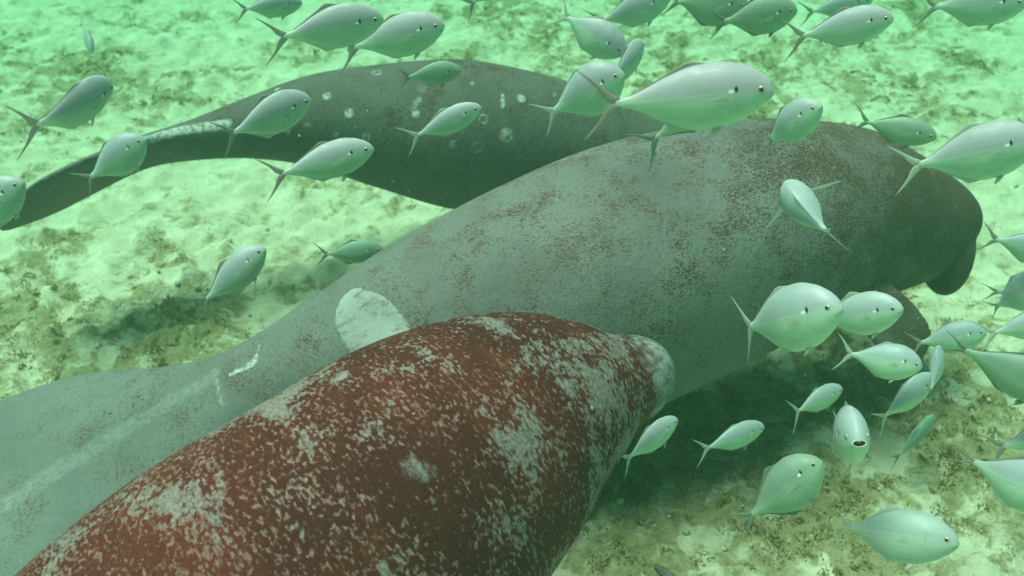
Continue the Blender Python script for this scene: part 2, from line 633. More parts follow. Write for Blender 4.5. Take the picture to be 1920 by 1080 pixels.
def skin_red():
    k = NT("algae_covered_skin")
    sk = k.attr("skin", "Vector")
    al, fl, sc = k.attr("along"), k.attr("flipper"), k.attr("scar_sheen")
    body = k.mapping(sk, (1.15, .62, .62))
    big = k.noise(body, 2.6, 3, .55)
    mid = k.noise(k.mapping(sk, (1, .7, .7), (5, 3, 1)), 6.5, 6, .66, .2)
    grain = k.noise(body, 112, 3, .55, .2)
    grain2 = k.noise(k.mapping(sk, (1.2, .75, .75), (3, 1, 2)), 150, 2, .5)
    base = k.mix(k.ramp(big, .35, .65), (.066, .015, .013), (.135, .026, .020))
    base = k.mix(k.ramp(k.noise(body, 8, 4, .6), .55, .75, 0, .6), base, (.16, .050, .018))
    base = k.mix(k.ramp(grain2, .52, .68, 0, .6), base, (.035, .014, .012))
    # pink-grey grains of skin between the algae
    amount = k.math('MULTIPLY_ADD', k.math('SUBTRACT', mid, .5), .55, grain)
    amount = k.math('MULTIPLY_ADD', k.math('SUBTRACT', big, .5), .25, amount)
    pink = k.mix(k.ramp(grain2, .4, .62), (.19, .095, .08), (.33, .205, .175))
    col = k.mix(k.ramp(amount, .515, .60, 0, .82), base, pink)
    # worn grey patches with ragged edges
    worn = k.math('MULTIPLY_ADD', k.math('SUBTRACT', grain, .5), .32, mid)
    worn = k.math('MULTIPLY_ADD', k.ramp(al, .30, .08), .07, worn)
    greyc = k.mix(k.ramp(grain2, .35, .65), (.19, .17, .155), (.29, .275, .265))
    col = k.mix(k.ramp(worn, .56, .65, 0, .85), col, greyc)
    # muzzle: bare skin, streaked
    fray = k.math('MULTIPLY_ADD', k.math('SUBTRACT', k.noise(body, 24, 5, .65), .5), .075, al)
    streak = k.noise(k.mapping(sk, (.55, 1.5, 1.5)), 36, 4, .62)
    mz = k.mix(k.ramp(streak, .38, .62), (.13, .15, .145), (.31, .345, .34))
    col = k.mix(k.ramp(fray, .034, .014, 0, .9), col, mz)
    # flipper: whitish bare skin with brown streaks
    st_ = k.noise(k.mapping(sk, (.8, 2.2, 2.2)), 30, 4, .6)
    flc = k.mix(k.ramp(st_, .52, .68, 0, .7), (.48, .53, .52), (.22, .17, .15))
    flc = k.mix(k.ramp(k.noise(body, 16, 4, .6), .42, .66, 0, .5), flc, (.36, .38, .37))
    flr = k.math('MULTIPLY_ADD', k.math('SUBTRACT', k.noise(body, 40, 4, .6), .5), .9, fl)
    col = k.mix(k.ramp(flr, .3, .7), col, flc)
    ragged = k.math('MULTIPLY_ADD', k.math('SUBTRACT', k.noise(body, 34, 4, .65), .5), 1.8, sc)
    col = k.mix(k.math('MULTIPLY', k.ramp(ragged, .35, .85, 0, .75), k.ramp(sc, .02, .2)), col, (.36, .36, .36))
    h = k.math('ADD', k.math('MULTIPLY', amount, -.7), k.math('MULTIPLY', k.noise(body, 190, 3, .6), .4))
    return k.done(col, .85, k.bump(h, .6, .008), .15)


def skin_grey(name, grey, brown, head_dark, wear):
    k = NT(name)
    sk = k.attr("skin", "Vector")
    al, sc, dors = k.attr("along"), k.attr("scar_sheen"), k.attr("dorsal")
    body = k.mapping(sk, (1, 1, 1))
    big = k.noise(body, 2.6, 4, .6)
    mid = k.noise(body, 9, 5, .62)
    dash = k.noise(k.mapping(sk, (.7, 1.5, 1.5), rot=(0, .3, .4)), 108, 2, .5)
    dash2 = k.noise(k.mapping(sk, (.8, 1.4, 1.4), (4, 4, 0), (0, -.3, -.4)), 140, 2, .5)
    pit = k.voronoi(body, 30)
    col = k.mix(k.ramp(big, .3, .7), tuple(c * .82 for c in grey), tuple(c * 1.12 for c in grey))
    col = k.mix(k.ramp(k.noise(body, 70, 4, .6), .4, .7, 0, .35), col, tuple(c * .7 for c in grey))
    # patches of algae broken into short dashes
    zone = k.math('MULTIPLY_ADD', k.math('SUBTRACT', mid, .5), 1.3, k.math('MULTIPLY_ADD', k.math('SUBTRACT', big, .5), 1.2, .44))
    zone = k.math('MULTIPLY_ADD', dors, .12, zone)
    zone = k.math('ADD', zone, k.ramp(al, .30, .08, 0, head_dark))
    zone = k.math('SUBTRACT', zone, k.ramp(al, .70, .90, 0, .2))
    dens = k.math('MULTIPLY_ADD', k.math('SUBTRACT', zone, .5), wear, dash)
    col = k.mix(k.ramp(dens, .57, .67, 0, .68), col, brown)
    dens2 = k.math('MULTIPLY_ADD', k.math('SUBTRACT', zone, .5), wear * .9, dash2)
    col = k.mix(k.ramp(dens2, .62, .68, 0, .8), col, tuple(c * .42 for c in brown))
    col = k.mix(k.math('MULTIPLY', k.ramp(mid, .46, .64, 0, .16), k.ramp(dors, -.1, .6)), col, tuple(c * 1.15 for c in brown))
    # brown film over the head
    film = k.math('MULTIPLY', k.ramp(al, .26, .06, 0, min(1, head_dark * 2.0)), k.ramp(mid, .30, .62, .35, 1))
    col = k.mix(film, col, (.10, .082, .055))
    # pale flecks
    fleck = k.math('MULTIPLY', k.ramp(pit, .09, .05), k.ramp(k.noise(body, 11, 2, .5), .56, .66))
    col = k.mix(k.math('MULTIPLY', fleck, .7), col, (.5, .5, .46))
    br = k.ramp(k.noise(body, 60, 4, .65), .36, .58, .15, 1)
    col = k.mix(k.math('MULTIPLY', k.ramp(sc, .15, .8), br), col, (.60, .63, .60))
    h = k.math('ADD', k.noise(k.mapping(sk, (2.2, .8, .8)), 30, 5, .6), k.math('MULTIPLY', k.noise(body, 130, 3, .6), .3))
    nrm = k.bump(h, .55, .013)
    return k.done(col, .8, nrm, .2)


def stations_px(rows):
    return [(at(u, v, d), a, b, math.radians(r)) for u, v, d, a, b, r in rows]


# --- brown algae-covered manatee, in front
red_rows = [(1240, 708, 2.53, .02, .02, 0), (1232, 706, 2.52, .075, .075, 0), (1208, 706, 2.50, .11, .108, 0), (1180, 711, 2.485, .119, .118, 0), (1160, 716, 2.47, .130, .130, 0), (1134, 725, 2.45, .154, .157, 0), (1095, 738, 2.42, .190, .197, 0),
            (975, 788, 2.32, .282, .283, 0), (825, 893, 2.18, .340, .358, 0), (650, 1047, 2.04, .378, .392, 0), (450, 1205, 1.97, .40, .412, 0),
            (220, 1395, 1.93, .385, .395, 0), (-40, 1590, 1.95, .30, .305, 0), (-330, 1790, 2.0, .17, .16, 0),
            (-560, 1930, 2.06, .17, .07, 0), (-800, 2080, 2.12, .26, .045, 0), (-1000, 2200, 2.17, .27, .04, 0), (-1180, 2310, 2.2, .14, .03, 0), (-1230, 2340, 2.22, .02, .012, 0)]
rb = at(870, 800, 2.45)
fl_pts = [at(880, 790, 2.42), at(760, 680, 2.50), at(700, 620, 2.53), at(674, 568, 2.55), at(668, 540, 2.56)]
flip_red = paddle(fl_pts, [.06, .08, .094, .094, .07], [.05, .035, .026, .022, .014], unit(-ray(680, 590) * 1.0 + np.array((0, 0, .5))))
near_fl = [at(960, 940, 2.12), at(860, 1120, 1.92), at(760, 1260, 1.84), at(690, 1340, 1.82)]
flip_red2 = paddle(near_fl, [.07, .085, .09, .03], [.05, .03, .022, .01], np.array((.4, -.6, .3)))
red_marks = [([(330, 860), (300, 878), (275, 895), (250, 915), (235, 930), (215, 955)], 5, .9, False),
             ([(640, 705)], 26, .62, False), ([(770, 880), (800, 890)], 28, .6, False), ([(815, 935)], 16, .6, False)]
make_manatee("manatee", "reddish brown algae speckled manatee with pale muzzle and whitish raised flipper", stations_px(red_rows), [flip_red, flip_red2], skin_red(),
             tuple(at(650, 1047, 2.04) - np.array((0, 0, .39))), .011, 3, red_marks,
             [(at(664, 545, 2.56), .07), (at(680, 585, 2.545), .085), (at(700, 618, 2.53), .09)],
             [(at(1180, 690, 2.36), .011)])

# --- big grey manatee, in the middle
mid_rows = [(1804, 468, 3.72, .02, .02, 0), (1795, 455, 3.72, .10, .11, 0), (1772, 440, 3.71, .16, .185, 0), (1726, 428, 3.69, .22, .24, 0), (1660, 418, 3.66, .275, .30, 0), (1560, 410, 3.60, .345, .365, 0),
            (1400, 440, 3.52, .43, .43, 0), (1200, 506, 3.42, .475, .47, 0), (1000, 590, 3.33, .46, .46, 0), (800, 665, 3.26, .395, .40, 0),
            (620, 722, 3.22, .30, .30, 0), (470, 760, 3.20, .225, .20, 0), (330, 800, 3.17, .27, .115, 8), (180, 862, 3.13, .39, .06, 11), (0, 952, 3.06, .45, .045, 10),
            (-160, 1050, 3.0, .42, .035, 8), (-290, 1130, 2.95, .28, .025, 14), (-340, 1170, 2.93, .03, .012, 0)]
muz = blob(at(1776, 470, 3.70), [unit(RIGHT * .9 - UP * .2), unit(FWD), unit(UP + RIGHT * .12)], (.088, .15, .178))
mf = [at(1610, 545, 3.42), at(1655, 585, 3.38), at(1690, 625, 3.37), at(1712, 660, 3.38), at(1722, 685, 3.40)]
flip_mid = paddle(mf, [.09, .10, .105, .085, .03], [.06, .035, .025, .02, .01], unit(np.array((.15, -1, .5))))
mf2 = [at(1520, 330, 3.95), at(1600, 400, 4.1), at(1640, 450, 4.2)]
flip_mid2 = paddle(mf2, [.09, .1, .04], [.05, .03, .015], np.array((0, 0, 1.0)))


def line(*pts, n=5):
    out = []
    for a_, b_ in zip(pts[:-1], pts[1:]):
        out += [(a_[0] + (b_[0] - a_[0]) * i / n, a_[1] + (b_[1] - a_[1]) * i / n) for i in range(n)]
    return out + [pts[-1]]


mid_marks = [(line((435, 700), (455, 690), (472, 682), (480, 670)), 5, 1.0, False), (line((480, 670), (486, 650), (478, 630), (462, 615)), 3, .55, False),
             (line((403, 695), (410, 730), (418, 760)), 6, .45, False), (line((490, 660), (440, 680), n=6), 3, .3, False),
             (line((0, 952), (80, 900), (160, 850), (240, 800), (320, 752), (400, 708), n=14), 24, .33, False)]
make_manatee("manatee", "large grey manatee with dark brown head and square drooping muzzle", stations_px(mid_rows), [muz, flip_mid, flip_mid2],
             skin_grey("grey_skin", (.225, .222, .222), (.135, .07, .042), .42, .40), tuple(at(1200, 506, 3.42) - np.array((0, 0, .47))), .012, 4, mid_marks,
             None, [(at(1690, 400, 3.42), .012)])

# --- dusky scarred manatee, behind
rear_rows = [(1480, 410, 4.95, .03, .03, -10), (1455, 400, 4.93, .14, .14, -10), (1390, 385, 4.88, .19, .2, -10), (1280, 345, 4.78, .25, .26, -12), (1130, 305, 4.66, .31, .32, -15), (980, 272, 4.52, .345, .345, -18), (850, 252, 4.42, .345, .345, -20),
             (720, 237, 4.34, .29, .285, -22), (600, 228, 4.27, .225, .215, -26), (480, 240, 4.20, .165, .14, -32), (370, 262, 4.14, .145, .085, -40), (270, 286, 4.07, .17, .048, -44), (180, 325, 4.0, .22, .036, -44),
             (100, 365, 3.94, .235, .032, -44), (40, 400, 3.90, .17, .026, -44), (8, 422, 3.88, .08, .02, -44), (0, 428, 3.87, .015, .01, -44)]
mk = [([(652, 210)], 9, 1.0, True), ([(652, 210)], 6, .8, False), ([(615, 180)], 8, .8, False), ([(705, 135)], 10, .6, True), ([(978, 184)], 8, .9, False), (line((944, 180), (942, 200)), 4, .8, False),
      ([(780, 212)], 7, .8, False), ([(628, 252)], 6, .5, False), ([(686, 255)], 8, .6, True), ([(905, 222)], 10, .5, True), ([(950, 252)], 14, .5, True), ([(950, 250)], 7, .6, False), ([(893, 275)], 12, .4, True),
      ([(520, 168)], 6, .6, False), ([(577, 233)], 7, .4, False), ([(850, 268)], 9, .4, False), ([(735, 340)], 5, .5, False), (line((785, 185), (775, 205)), 6, .4, False), ([(884, 155)], 5, .5, False), ([(790, 165)], 14, .25, False),
      (line((275, 262), (330, 246), (380, 238), (425, 232), n=8), 9, .75, False), ([(975, 305)], 12, .3, True), ([(840, 250)], 8, .3, False)]  # first stroke: light catching the tail stock's edge, painted into the skin
mk = [(p_, r_, min(1, w_ * 1.3), g_) for p_, r_, w_, g_ in mk]
make_manatee("manatee", "dusky brown manatee with round white scars and thin upturned tail", stations_px(rear_rows), [], skin_grey("scarred_skin", (.155, .145, .135), (.11, .062, .04), .0, .5),
             tuple(at(850, 252, 4.42) - np.array((0, 0, .345))), .012, 4, mk)

# ------------------------------------------------------------------ fish
def fish_skin(name, back, belly, stripes=0.0):
    k = NT(name)
    uv = k.coord("UV")
    x, y, _ = k.sep(uv)
    o = k.coord()
    fine = k.noise(k.mapping(uv, (60, 60, 1)), 1, 3, .5)
    v = k.math('MULTIPLY_ADD', k.math('SUBTRACT', fine, .5), .10, y)
    col = k.mix(k.ramp(v, .42, .64), belly, back)
    col = k.mix(k.ramp(v, .84, 1.0, 0, .3), col, tuple(c * .55 for c in back))
    col = k.mix(k.ramp(k.noise(k.mapping(uv, (5, 9, 1)), 1, 4, .6), .35, .75, 0, .28), col, tuple(c * .72 for c in back))
    if stripes:
        w = k.n.new("ShaderNodeTexWave"); w.bands_direction = 'Y'
        k.link(k.mapping(uv, (1, 1, 1)), w.inputs["Vector"]); w.inputs["Scale"].default_value = 7; w.inputs["Distortion"].default_value = 1.2
        col = k.mix(k.math('MULTIPLY', w.outputs["Fac"], stripes), col, tuple(c * .55 for c in back))

    def ell(cx, cy, rx, ry, lo=1.15, hi=.8):
        dx = k.math('DIVIDE', k.math('SUBTRACT', x, cx), rx)
        dy = k.math('DIVIDE', k.math('SUBTRACT', y, cy), ry)
        d = k.math('SQRT', k.math('ADD', k.math('MULTIPLY', dx, dx), k.math('MULTIPLY', dy, dy)))
        return k.ramp(d, lo, hi), d

    # lateral line
    ll = k.ramp(k.math('ABSOLUTE', k.math('SUBTRACT', y, k.math('MULTIPLY_ADD', x, -.10, .585))), .014, .004, 0, .3)
    ll = k.math('MULTIPLY', ll, k.ramp(x, .3, .5))
    col = k.mix(ll, col, tuple(min(1, c * 1.45) for c in belly))
    # gill cover edge
    _, d = ell(.10, .50, .145, .42)
    col = k.mix(k.math('MULTIPLY', k.ramp(k.math('ABSOLUTE', k.math('SUBTRACT', d, 1.0)), .05, .015, 0, .22), k.ramp(x, .195, .235)), col, tuple(c * .5 for c in back))
    # black spot at the gill corner and a painted white glint on the pectoral base
    sp, _ = ell(.240, .590, .011, .046)
    glint, _ = ell(.272, .565, .020, .026)
    if not stripes:
        col = k.mix(glint, col, (.93, .95, .94))
        col = k.mix(sp, col, (.02, .02, .025))
    # mouth
    mo = k.math('MULTIPLY', k.ramp(k.math('ABSOLUTE', k.math('SUBTRACT', y, k.math('MULTIPLY_ADD', x, -1.2, .47))), .02, .008, 0, .3), k.ramp(x, .06, .05))
    col = k.mix(mo, col, (.06, .05, .05))
    k.bsdf.inputs["Subsurface Weight"].default_value = .6
    k.bsdf.inputs["Subsurface Radius"].default_value = (1, 1, 1)
    k.bsdf.inputs["Subsurface Scale"].default_value = .035
    scales = k.voronoi(k.mapping(uv, (95, 42, 1)), 1)
    return k.done(col, k.ramp(k.noise(k.mapping(uv, (14, 20, 1)), 1, 3, .6), .3, .7, .38, .6), k.bump(k.math('ADD', k.math('MULTIPLY', scales, .6), fine), .16, .002), .26, .06)


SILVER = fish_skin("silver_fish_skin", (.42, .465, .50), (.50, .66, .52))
BREAM = fish_skin("striped_fish_skin", (.40, .51, .48), (.50, .62, .52), .2)
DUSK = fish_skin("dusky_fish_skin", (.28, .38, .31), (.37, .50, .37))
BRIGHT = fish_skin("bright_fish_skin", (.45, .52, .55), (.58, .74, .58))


def fin_material(name, c1, c2, tip, clear=.22):
    k = NT(name)
    x, y, _ = k.sep(k.coord("UV"))
    rays = k.noise(k.mapping(k.coord("UV"), (3, 60, 1)), 1, 2, .5)
    c = k.mix(k.ramp(rays, .35, .65), c1, c2)
    c = k.mix(k.ramp(x, .84, 1.0, 0, .8), c, tip)
    m = k.done(c, .5, None, .3)
    tr = k.n.new("ShaderNodeBsdfTranslucent"); k.link(c, tr.inputs["Color"])
    mx = k.n.new("ShaderNodeMixShader"); mx.inputs[0].default_value = .4
    k.link(k.bsdf.outputs[0], mx.inputs[1]); k.link(tr.outputs[0], mx.inputs[2])
    # thin membrane: some of what is behind shows through
    cl = k.n.new("ShaderNodeBsdfTransparent"); m2 = k.n.new("ShaderNodeMixShader"); m2.inputs[0].default_value = clear
    k.link(mx.outputs[0], m2.inputs[1]); k.link(cl.outputs[0], m2.inputs[2])
    k.link(m2.outputs[0], k.out.inputs["Surface"])
    return m


def clear_fin():
    m = fin_material("clear_fin_membrane", (.50, .54, .46), (.62, .65, .56), (.5, .5, .44))
    n, l = m.node_tree.nodes, m.node_tree.links
    out = n["Material Output"]
    src = out.inputs["Surface"].links[0].from_socket
    t = n.new("ShaderNodeBsdfTransparent"); mx = n.new("ShaderNodeMixShader"); mx.inputs[0].default_value = .65
    l.new(src, mx.inputs[1]); l.new(t.outputs[0], mx.inputs[2]); l.new(mx.outputs[0], out.inputs["Surface"])
    return m


FIN_CLEAR = clear_fin()
FIN_GREY = fin_material("tail_fin_membrane", (.36, .35, .31), (.48, .47, .42), (.07, .07, .07))
FIN_PALE = fin_material("pale_fin_membrane", (.60, .64, .56), (.74, .76, .68), (.50, .46, .40))
FIN_DUSK = fin_material("dusky_fin_membrane", (.25, .31, .24), (.34, .40, .31), (.10, .11, .09))
IRIS = flat("fish_iris", (.50, .50, .42), .2, .7, .2)
PUPIL = flat("fish_pupil", (.008, .008, .01), .08, .9)
MOUTH = flat("mouth_cavity", (.02, .02, .022), .7, .2)
LIP = flat("fish_lip", (.70, .66, .58), .45, .4)

T_ = [0, .015, .04, .09, .18, .33, .48, .66, .82, .93, 1]
TOP = [.02, .12, .20, .30, .415, .495, .475, .345, .175, .08, .055]
BOT = [.02, .085, .14, .23, .355, .47, .49, .37, .18, .08, .055]
WID = [.015, .075, .115, .165, .215, .25, .24, .165, .08, .045, .028]
BODY_L = .80                       # share of the whole length taken by the body


def fish_bend(P, L, bend):
    """sideways curve of the swimming body, growing towards the tail; x runs from 0 at the tail tip to L at the nose"""
    P = np.array(P, float)
    q = np.clip(1 - P[:, 0] / L - .25, 0, None)
    P[:, 1] += bend * L * q ** 2
    P[:, 0] += .35 * abs(bend) * L * q ** 2
    return P


def sheet(name, A, B, thick, mat, parent, L, bend, nu=10, nv=5, lift=None):
    """thin closed membrane between edge curves A and B (same number of points)"""
    A, B = catmull(A, nu)[0], catmull(B, nu)[0]
    V, UVs = [], []
    for side in (1, -1):
        for i in range(nu):
            for j in range(nv):
                w = j / (nv - 1)
                p = A[i] * (1 - w) + B[i] * w
                t = thick * math.sin(math.pi * min(max(w, .06), .94)) * (1 - .75 * i / (nu - 1))
                V.append(p + np.array((0, side * t, 0)) if lift is None else p + np.asarray(lift) * side * t)
                UVs.append((i / (nu - 1), w))
    F = []
    o2 = nu * nv
    for i in range(nu - 1):
        for j in range(nv - 1):
            q = (i * nv + j, i * nv + j + 1, (i + 1) * nv + j + 1, (i + 1) * nv + j)
            F.append(q); F.append(tuple(k + o2 for k in q[::-1]))
    edge = [i * nv for i in range(nu)] + [(nu - 1) * nv + j for j in range(1, nv)] + [i * nv + nv - 1 for i in range(nu - 2, -1, -1)] + list(range(nv - 2, 0, -1))
    for i in range(len(edge)):
        a_, b_ = edge[i], edge[(i + 1) % len(edge)]
        F.append((a_, b_, b_ + o2, a_ + o2))
    V = fish_bend(V, L, bend)
    o = mesh_obj(name, V, F, mat, parent)
    uvl = o.data.uv_layers.new(name="UVMap")
    vi = np.zeros(len(o.data.loops), np.int32); o.data.loops.foreach_get("vertex_index", vi)
    uvl.data.foreach_set("uv", np.array(UVs)[vi].astype(np.float32).ravel())
    return o


def make_fish(spec):
    """spec: nose px, tail px, yaw (deg, + = head nearer the viewer than the tail), length m, depth ratio, tilt (deg of back seen), bend, skin, fins"""
    (hu, hv), (tu, tv) = spec["nose"], spec["tail"]
    yaw, L, hr = math.radians(spec.get("yaw", 0)), spec.get("L", .28), spec.get("h", .33) * random.uniform(.95, 1.04)
    tilt, bend = math.radians(spec.get("tilt", 14)), spec.get("bend", random.uniform(-.16, .16))
    px = math.hypot(hu - tu, hv - tv)
    mu, mv = (hu + tu) / 2, (hv + tv) / 2
    d = spec.get("d") or L * math.cos(yaw) * F_PX / px
    c = at(mu, mv, d)
    view = unit(ray(mu, mv))
    r2 = unit(np.cross(view, UP)); u2 = np.cross(r2, view)
    a = math.atan2(-(hv - tv), hu - tu)
    X = (r2 * math.cos(a) + u2 * math.sin(a)) * math.cos(yaw) - view * math.sin(yaw)
    Zref = spec.get("upref")
    ref = u2 * math.cos(tilt) - view * math.sin(tilt) if Zref is None else r2 * Zref[0] + u2 * Zref[1] - view * Zref[2]
    Z = unit(ref - X * np.dot(ref, X))
    Y = np.cross(Z, X)
    root = empty("silver_fish" if spec.get("skin", SILVER) is not DUSK else "dusky_fish")
    org = c - X * L / 2
    M = Matrix(((X[0], Y[0], Z[0], org[0]), (X[1], Y[1], Z[1], org[1]), (X[2], Y[2], Z[2], org[2]), (0, 0, 0, 1)))
    root.matrix_world = M
    skin, fin = spec.get("skin", SILVER), spec.get("fin", FIN_GREY)
    fin2 = FIN_PALE if fin is not FIN_DUSK else FIN_DUSK
    H = hr * L
    wr = spec.get("w", 1.0)
    # body
    nt, nr = 34, 24
    tt = np.linspace(0, 1, nt) ** 1.35
    top, bot, wid = (smooth_interp(tt, T_, q) for q in (TOP, BOT, WID))
    V, UVs = [], []
    for i in range(nt):
        x = L * (1 - BODY_L * tt[i])
        for j in range(nr):
            th = 2 * math.pi * j / nr
            s_, c_ = math.sin(th), math.cos(th)
            z = (top[i] if s_ > 0 else bot[i]) * H * s_
            y = wid[i] * H * wr * math.copysign(abs(c_) ** 1.3, c_)
            V.append((x, y, z)); UVs.append((tt[i], .5 + z / H))
    n0 = len(V)
    V += [(L * 1.004, 0, -.01 * H), (L * (1 - BODY_L) - .01 * L, 0, 0)]
    UVs += [(0, .5), (1, .5)]
    F = []
    for i in range(nt - 1):
        for j in range(nr):
            k = (j + 1) % nr
            F.append((i * nr + j, (i + 1) * nr + j, (i + 1) * nr + k, i * nr + k))
    for j in range(nr):
        k = (j + 1) % nr
        F.append((n0, j, k)); F.append((n0 + 1, (nt - 1) * nr + k, (nt - 1) * nr + j))
    V = fish_bend(V, L, bend)
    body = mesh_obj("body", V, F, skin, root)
    uvl = body.data.uv_layers.new(name="UVMap")
    vi = np.zeros(len(body.data.loops), np.int32); body.data.loops.foreach_get("vertex_index", vi)
    uvl.data.foreach_set("uv", np.array(UVs)[vi].astype(np.float32).ravel())
    # tail fin: two swept lobes
    xb = L * (1 - BODY_L)
    sp = spec.get("spread", .19) * L
    pz = .055 * H
    lo = [(xb + .03 * L, 0, pz), (xb - .03 * L, 0, sp * .32), (xb - .12 * L, 0, sp * .70), (0, 0, sp)]
    tr = [(xb - .015 * L, 0, -pz * .2), (xb - .055 * L, 0, sp * .10), (xb - .10 * L, 0, sp * .46), (0, 0, sp * .985)]
    up_l = sheet("tail_fin", lo, tr, .007 * L, fin, root, L, bend)
    lo2 = [(p[0], p[1], -p[2] * 1.03) for p in lo]; tr2 = [(p[0], p[1], -p[2] * 1.03) for p in tr]
    # the two lobes are one fin: join the lower one into the same mesh
    dn_l = sheet("tail_fin", lo2, tr2, .007 * L, fin, root, L, bend)
    me = up_l.data
    v1 = [tuple(v.co) for v in me.vertices]; v2 = [tuple(v.co) for v in dn_l.data.vertices]
    f1 = [tuple(p.vertices) for p in me.polygons]; f2 = [tuple(i + len(v1) for i in p.vertices) for p in dn_l.data.polygons]
    u1 = np.zeros(len(me.loops) * 2, np.float32); me.uv_layers[0].data.foreach_get("uv", u1)
    u2_ = np.zeros(len(dn_l.data.loops) * 2, np.float32); dn_l.data.uv_layers[0].data.foreach_get("uv", u2_)
    for q in (up_l, dn_l):
        m_ = q.data; bpy.data.objects.remove(q); bpy.data.meshes.remove(m_)
    tf = mesh_obj("tail_fin", v1 + v2, f1 + f2, fin, root)
    tf.data.uv_layers.new(name="UVMap").data.foreach_set("uv", np.concatenate([u1, u2_]))

    def prof(t, q):
        return float(smooth_interp(np.array([t]), T_, q)[0]) * H

    fh = spec.get("finh", random.uniform(.35, .75))
    # dorsal and anal fins: a small lobe running into a low ridge
    for nm, q, sg, t0, t1 in (("dorsal_fin", TOP, 1, .42, .92), ("anal_fin", BOT, -1, .52, .92)):
        tb = np.linspace(t0, t1, 7)
        hh = np.array([.0, .085, .050, .032, .024, .018, .0]) * L * fh * (1 if sg > 0 else .8)
        A = [(L * (1 - BODY_L * t), 0, sg * (prof(t, q) * .96)) for t in tb]
        B = [(L * (1 - BODY_L * t) - .6 * h_, 0, sg * (prof(t, q) + h_ * .55)) for t, h_ in zip(tb, hh)]
        sheet(nm, A, B, .004 * L, fin2 if sg < 0 else fin, root, L, bend, 14, 4)
    # pectoral fins (sickle) and pelvic fins
    spread = spec.get("pec", random.uniform(.06, .3))
    for s_ in (1, -1):
        w0 = prof(.27, WID) * wr
        b = np.array((L * (1 - BODY_L * .27), s_ * w0 * .92, -.02 * H))
        out_ = np.array((-math.cos(spread), s_ * math.sin(spread), -.12))
        ln = (.17 if spread < .5 else .33) * L
        A = [b + (0, 0, .03 * H), b + out_ * ln * .4 + np.array((0, 0, .05 * H)), b + out_ * ln * .8 + np.array((0, 0, .03 * H)), b + out_ * ln]
        B = [b - np.array((0, 0, .05 * H)), b + out_ * ln * .35 - np.array((0, 0, .06 * H)), b + out_ * ln * .7 - np.array((0, 0, .03 * H)), b + out_ * ln * 1.0]
        sheet("pectoral_fin", A, B, .002 * L, FIN_PALE if spec.get("pec", 0) > .5 else FIN_CLEAR, root, L, bend, 8, 4)
        b = np.array((L * (1 - BODY_L * .34), s_ * .05 * H, -prof(.34, BOT) * .97))
        A = [b + np.array((.01 * L, 0, 0)), b + np.array((-.02 * L, s_ * .01 * L, -.03 * L)), b + np.array((-.055 * L, s_ * .015 * L, -.052 * L))]
        B = [b + np.array((-.035 * L, 0, 0)), b + np.array((-.045 * L, s_ * .008 * L, -.02 * L)), b + np.array((-.06 * L, s_ * .014 * L, -.05 * L))]
        sheet("pelvic_fin", A, B, .003 * L, fin2, root, L, bend, 6, 4)
        # eye
        te = .088
        r_ = (.014 * L + .012 * H) * spec.get("eye", 1.0)
        ce = np.array((L * (1 - BODY_L * te), s_ * prof(te, WID) * wr * .93, .055 * H))
        ev, ef = blob(ce, np.eye(3), (r_, r_ * .45, r_), 14, 8)
        eye = mesh_obj("eye", ev, ef, IRIS, root)
        pv, pf = blob(ce + np.array((0, s_ * r_ * .22, 0)), np.eye(3), (r_ * .68, r_ * .34, r_ * .68), 12, 8)
        mesh_obj("pupil", pv, pf, PUPIL, eye)
    if spec.get("gape"):
        g = spec["gape"] * H
        cm = np.array((L * .985, 0, -.035 * H))
        lv, lf = [], []
        na, nb = 20, 8
        for i in range(na):
            A_ = 2 * math.pi * i / na
            for j in range(nb):
                B_ = 2 * math.pi * j / nb
                rr = 1 + .13 * math.cos(B_)
                lv.append(cm + np.array((.01 * L + .22 * g * math.sin(B_), g * 1.25 * rr * math.cos(A_), g * .62 * rr * math.sin(A_))))
        for i in range(na):
            for j in range(nb):
                lf.append((i * nb + j, ((i + 1) % na) * nb + j, ((i + 1) % na) * nb + (j + 1) % nb, i * nb + (j + 1) % nb))
        lips = mesh_obj("lips", lv, lf, LIP, root)
        mv_, mf_ = blob(cm + np.array((.006 * L, 0, 0)), np.eye(3), (.012 * L, g * 1.15, g * .55), 16, 8)
        mesh_obj("mouth", mv_, mf_, MOUTH, lips)
    tag(root, spec["label"], "fish", "school of silver fish round the manatees")
    return root, d, c


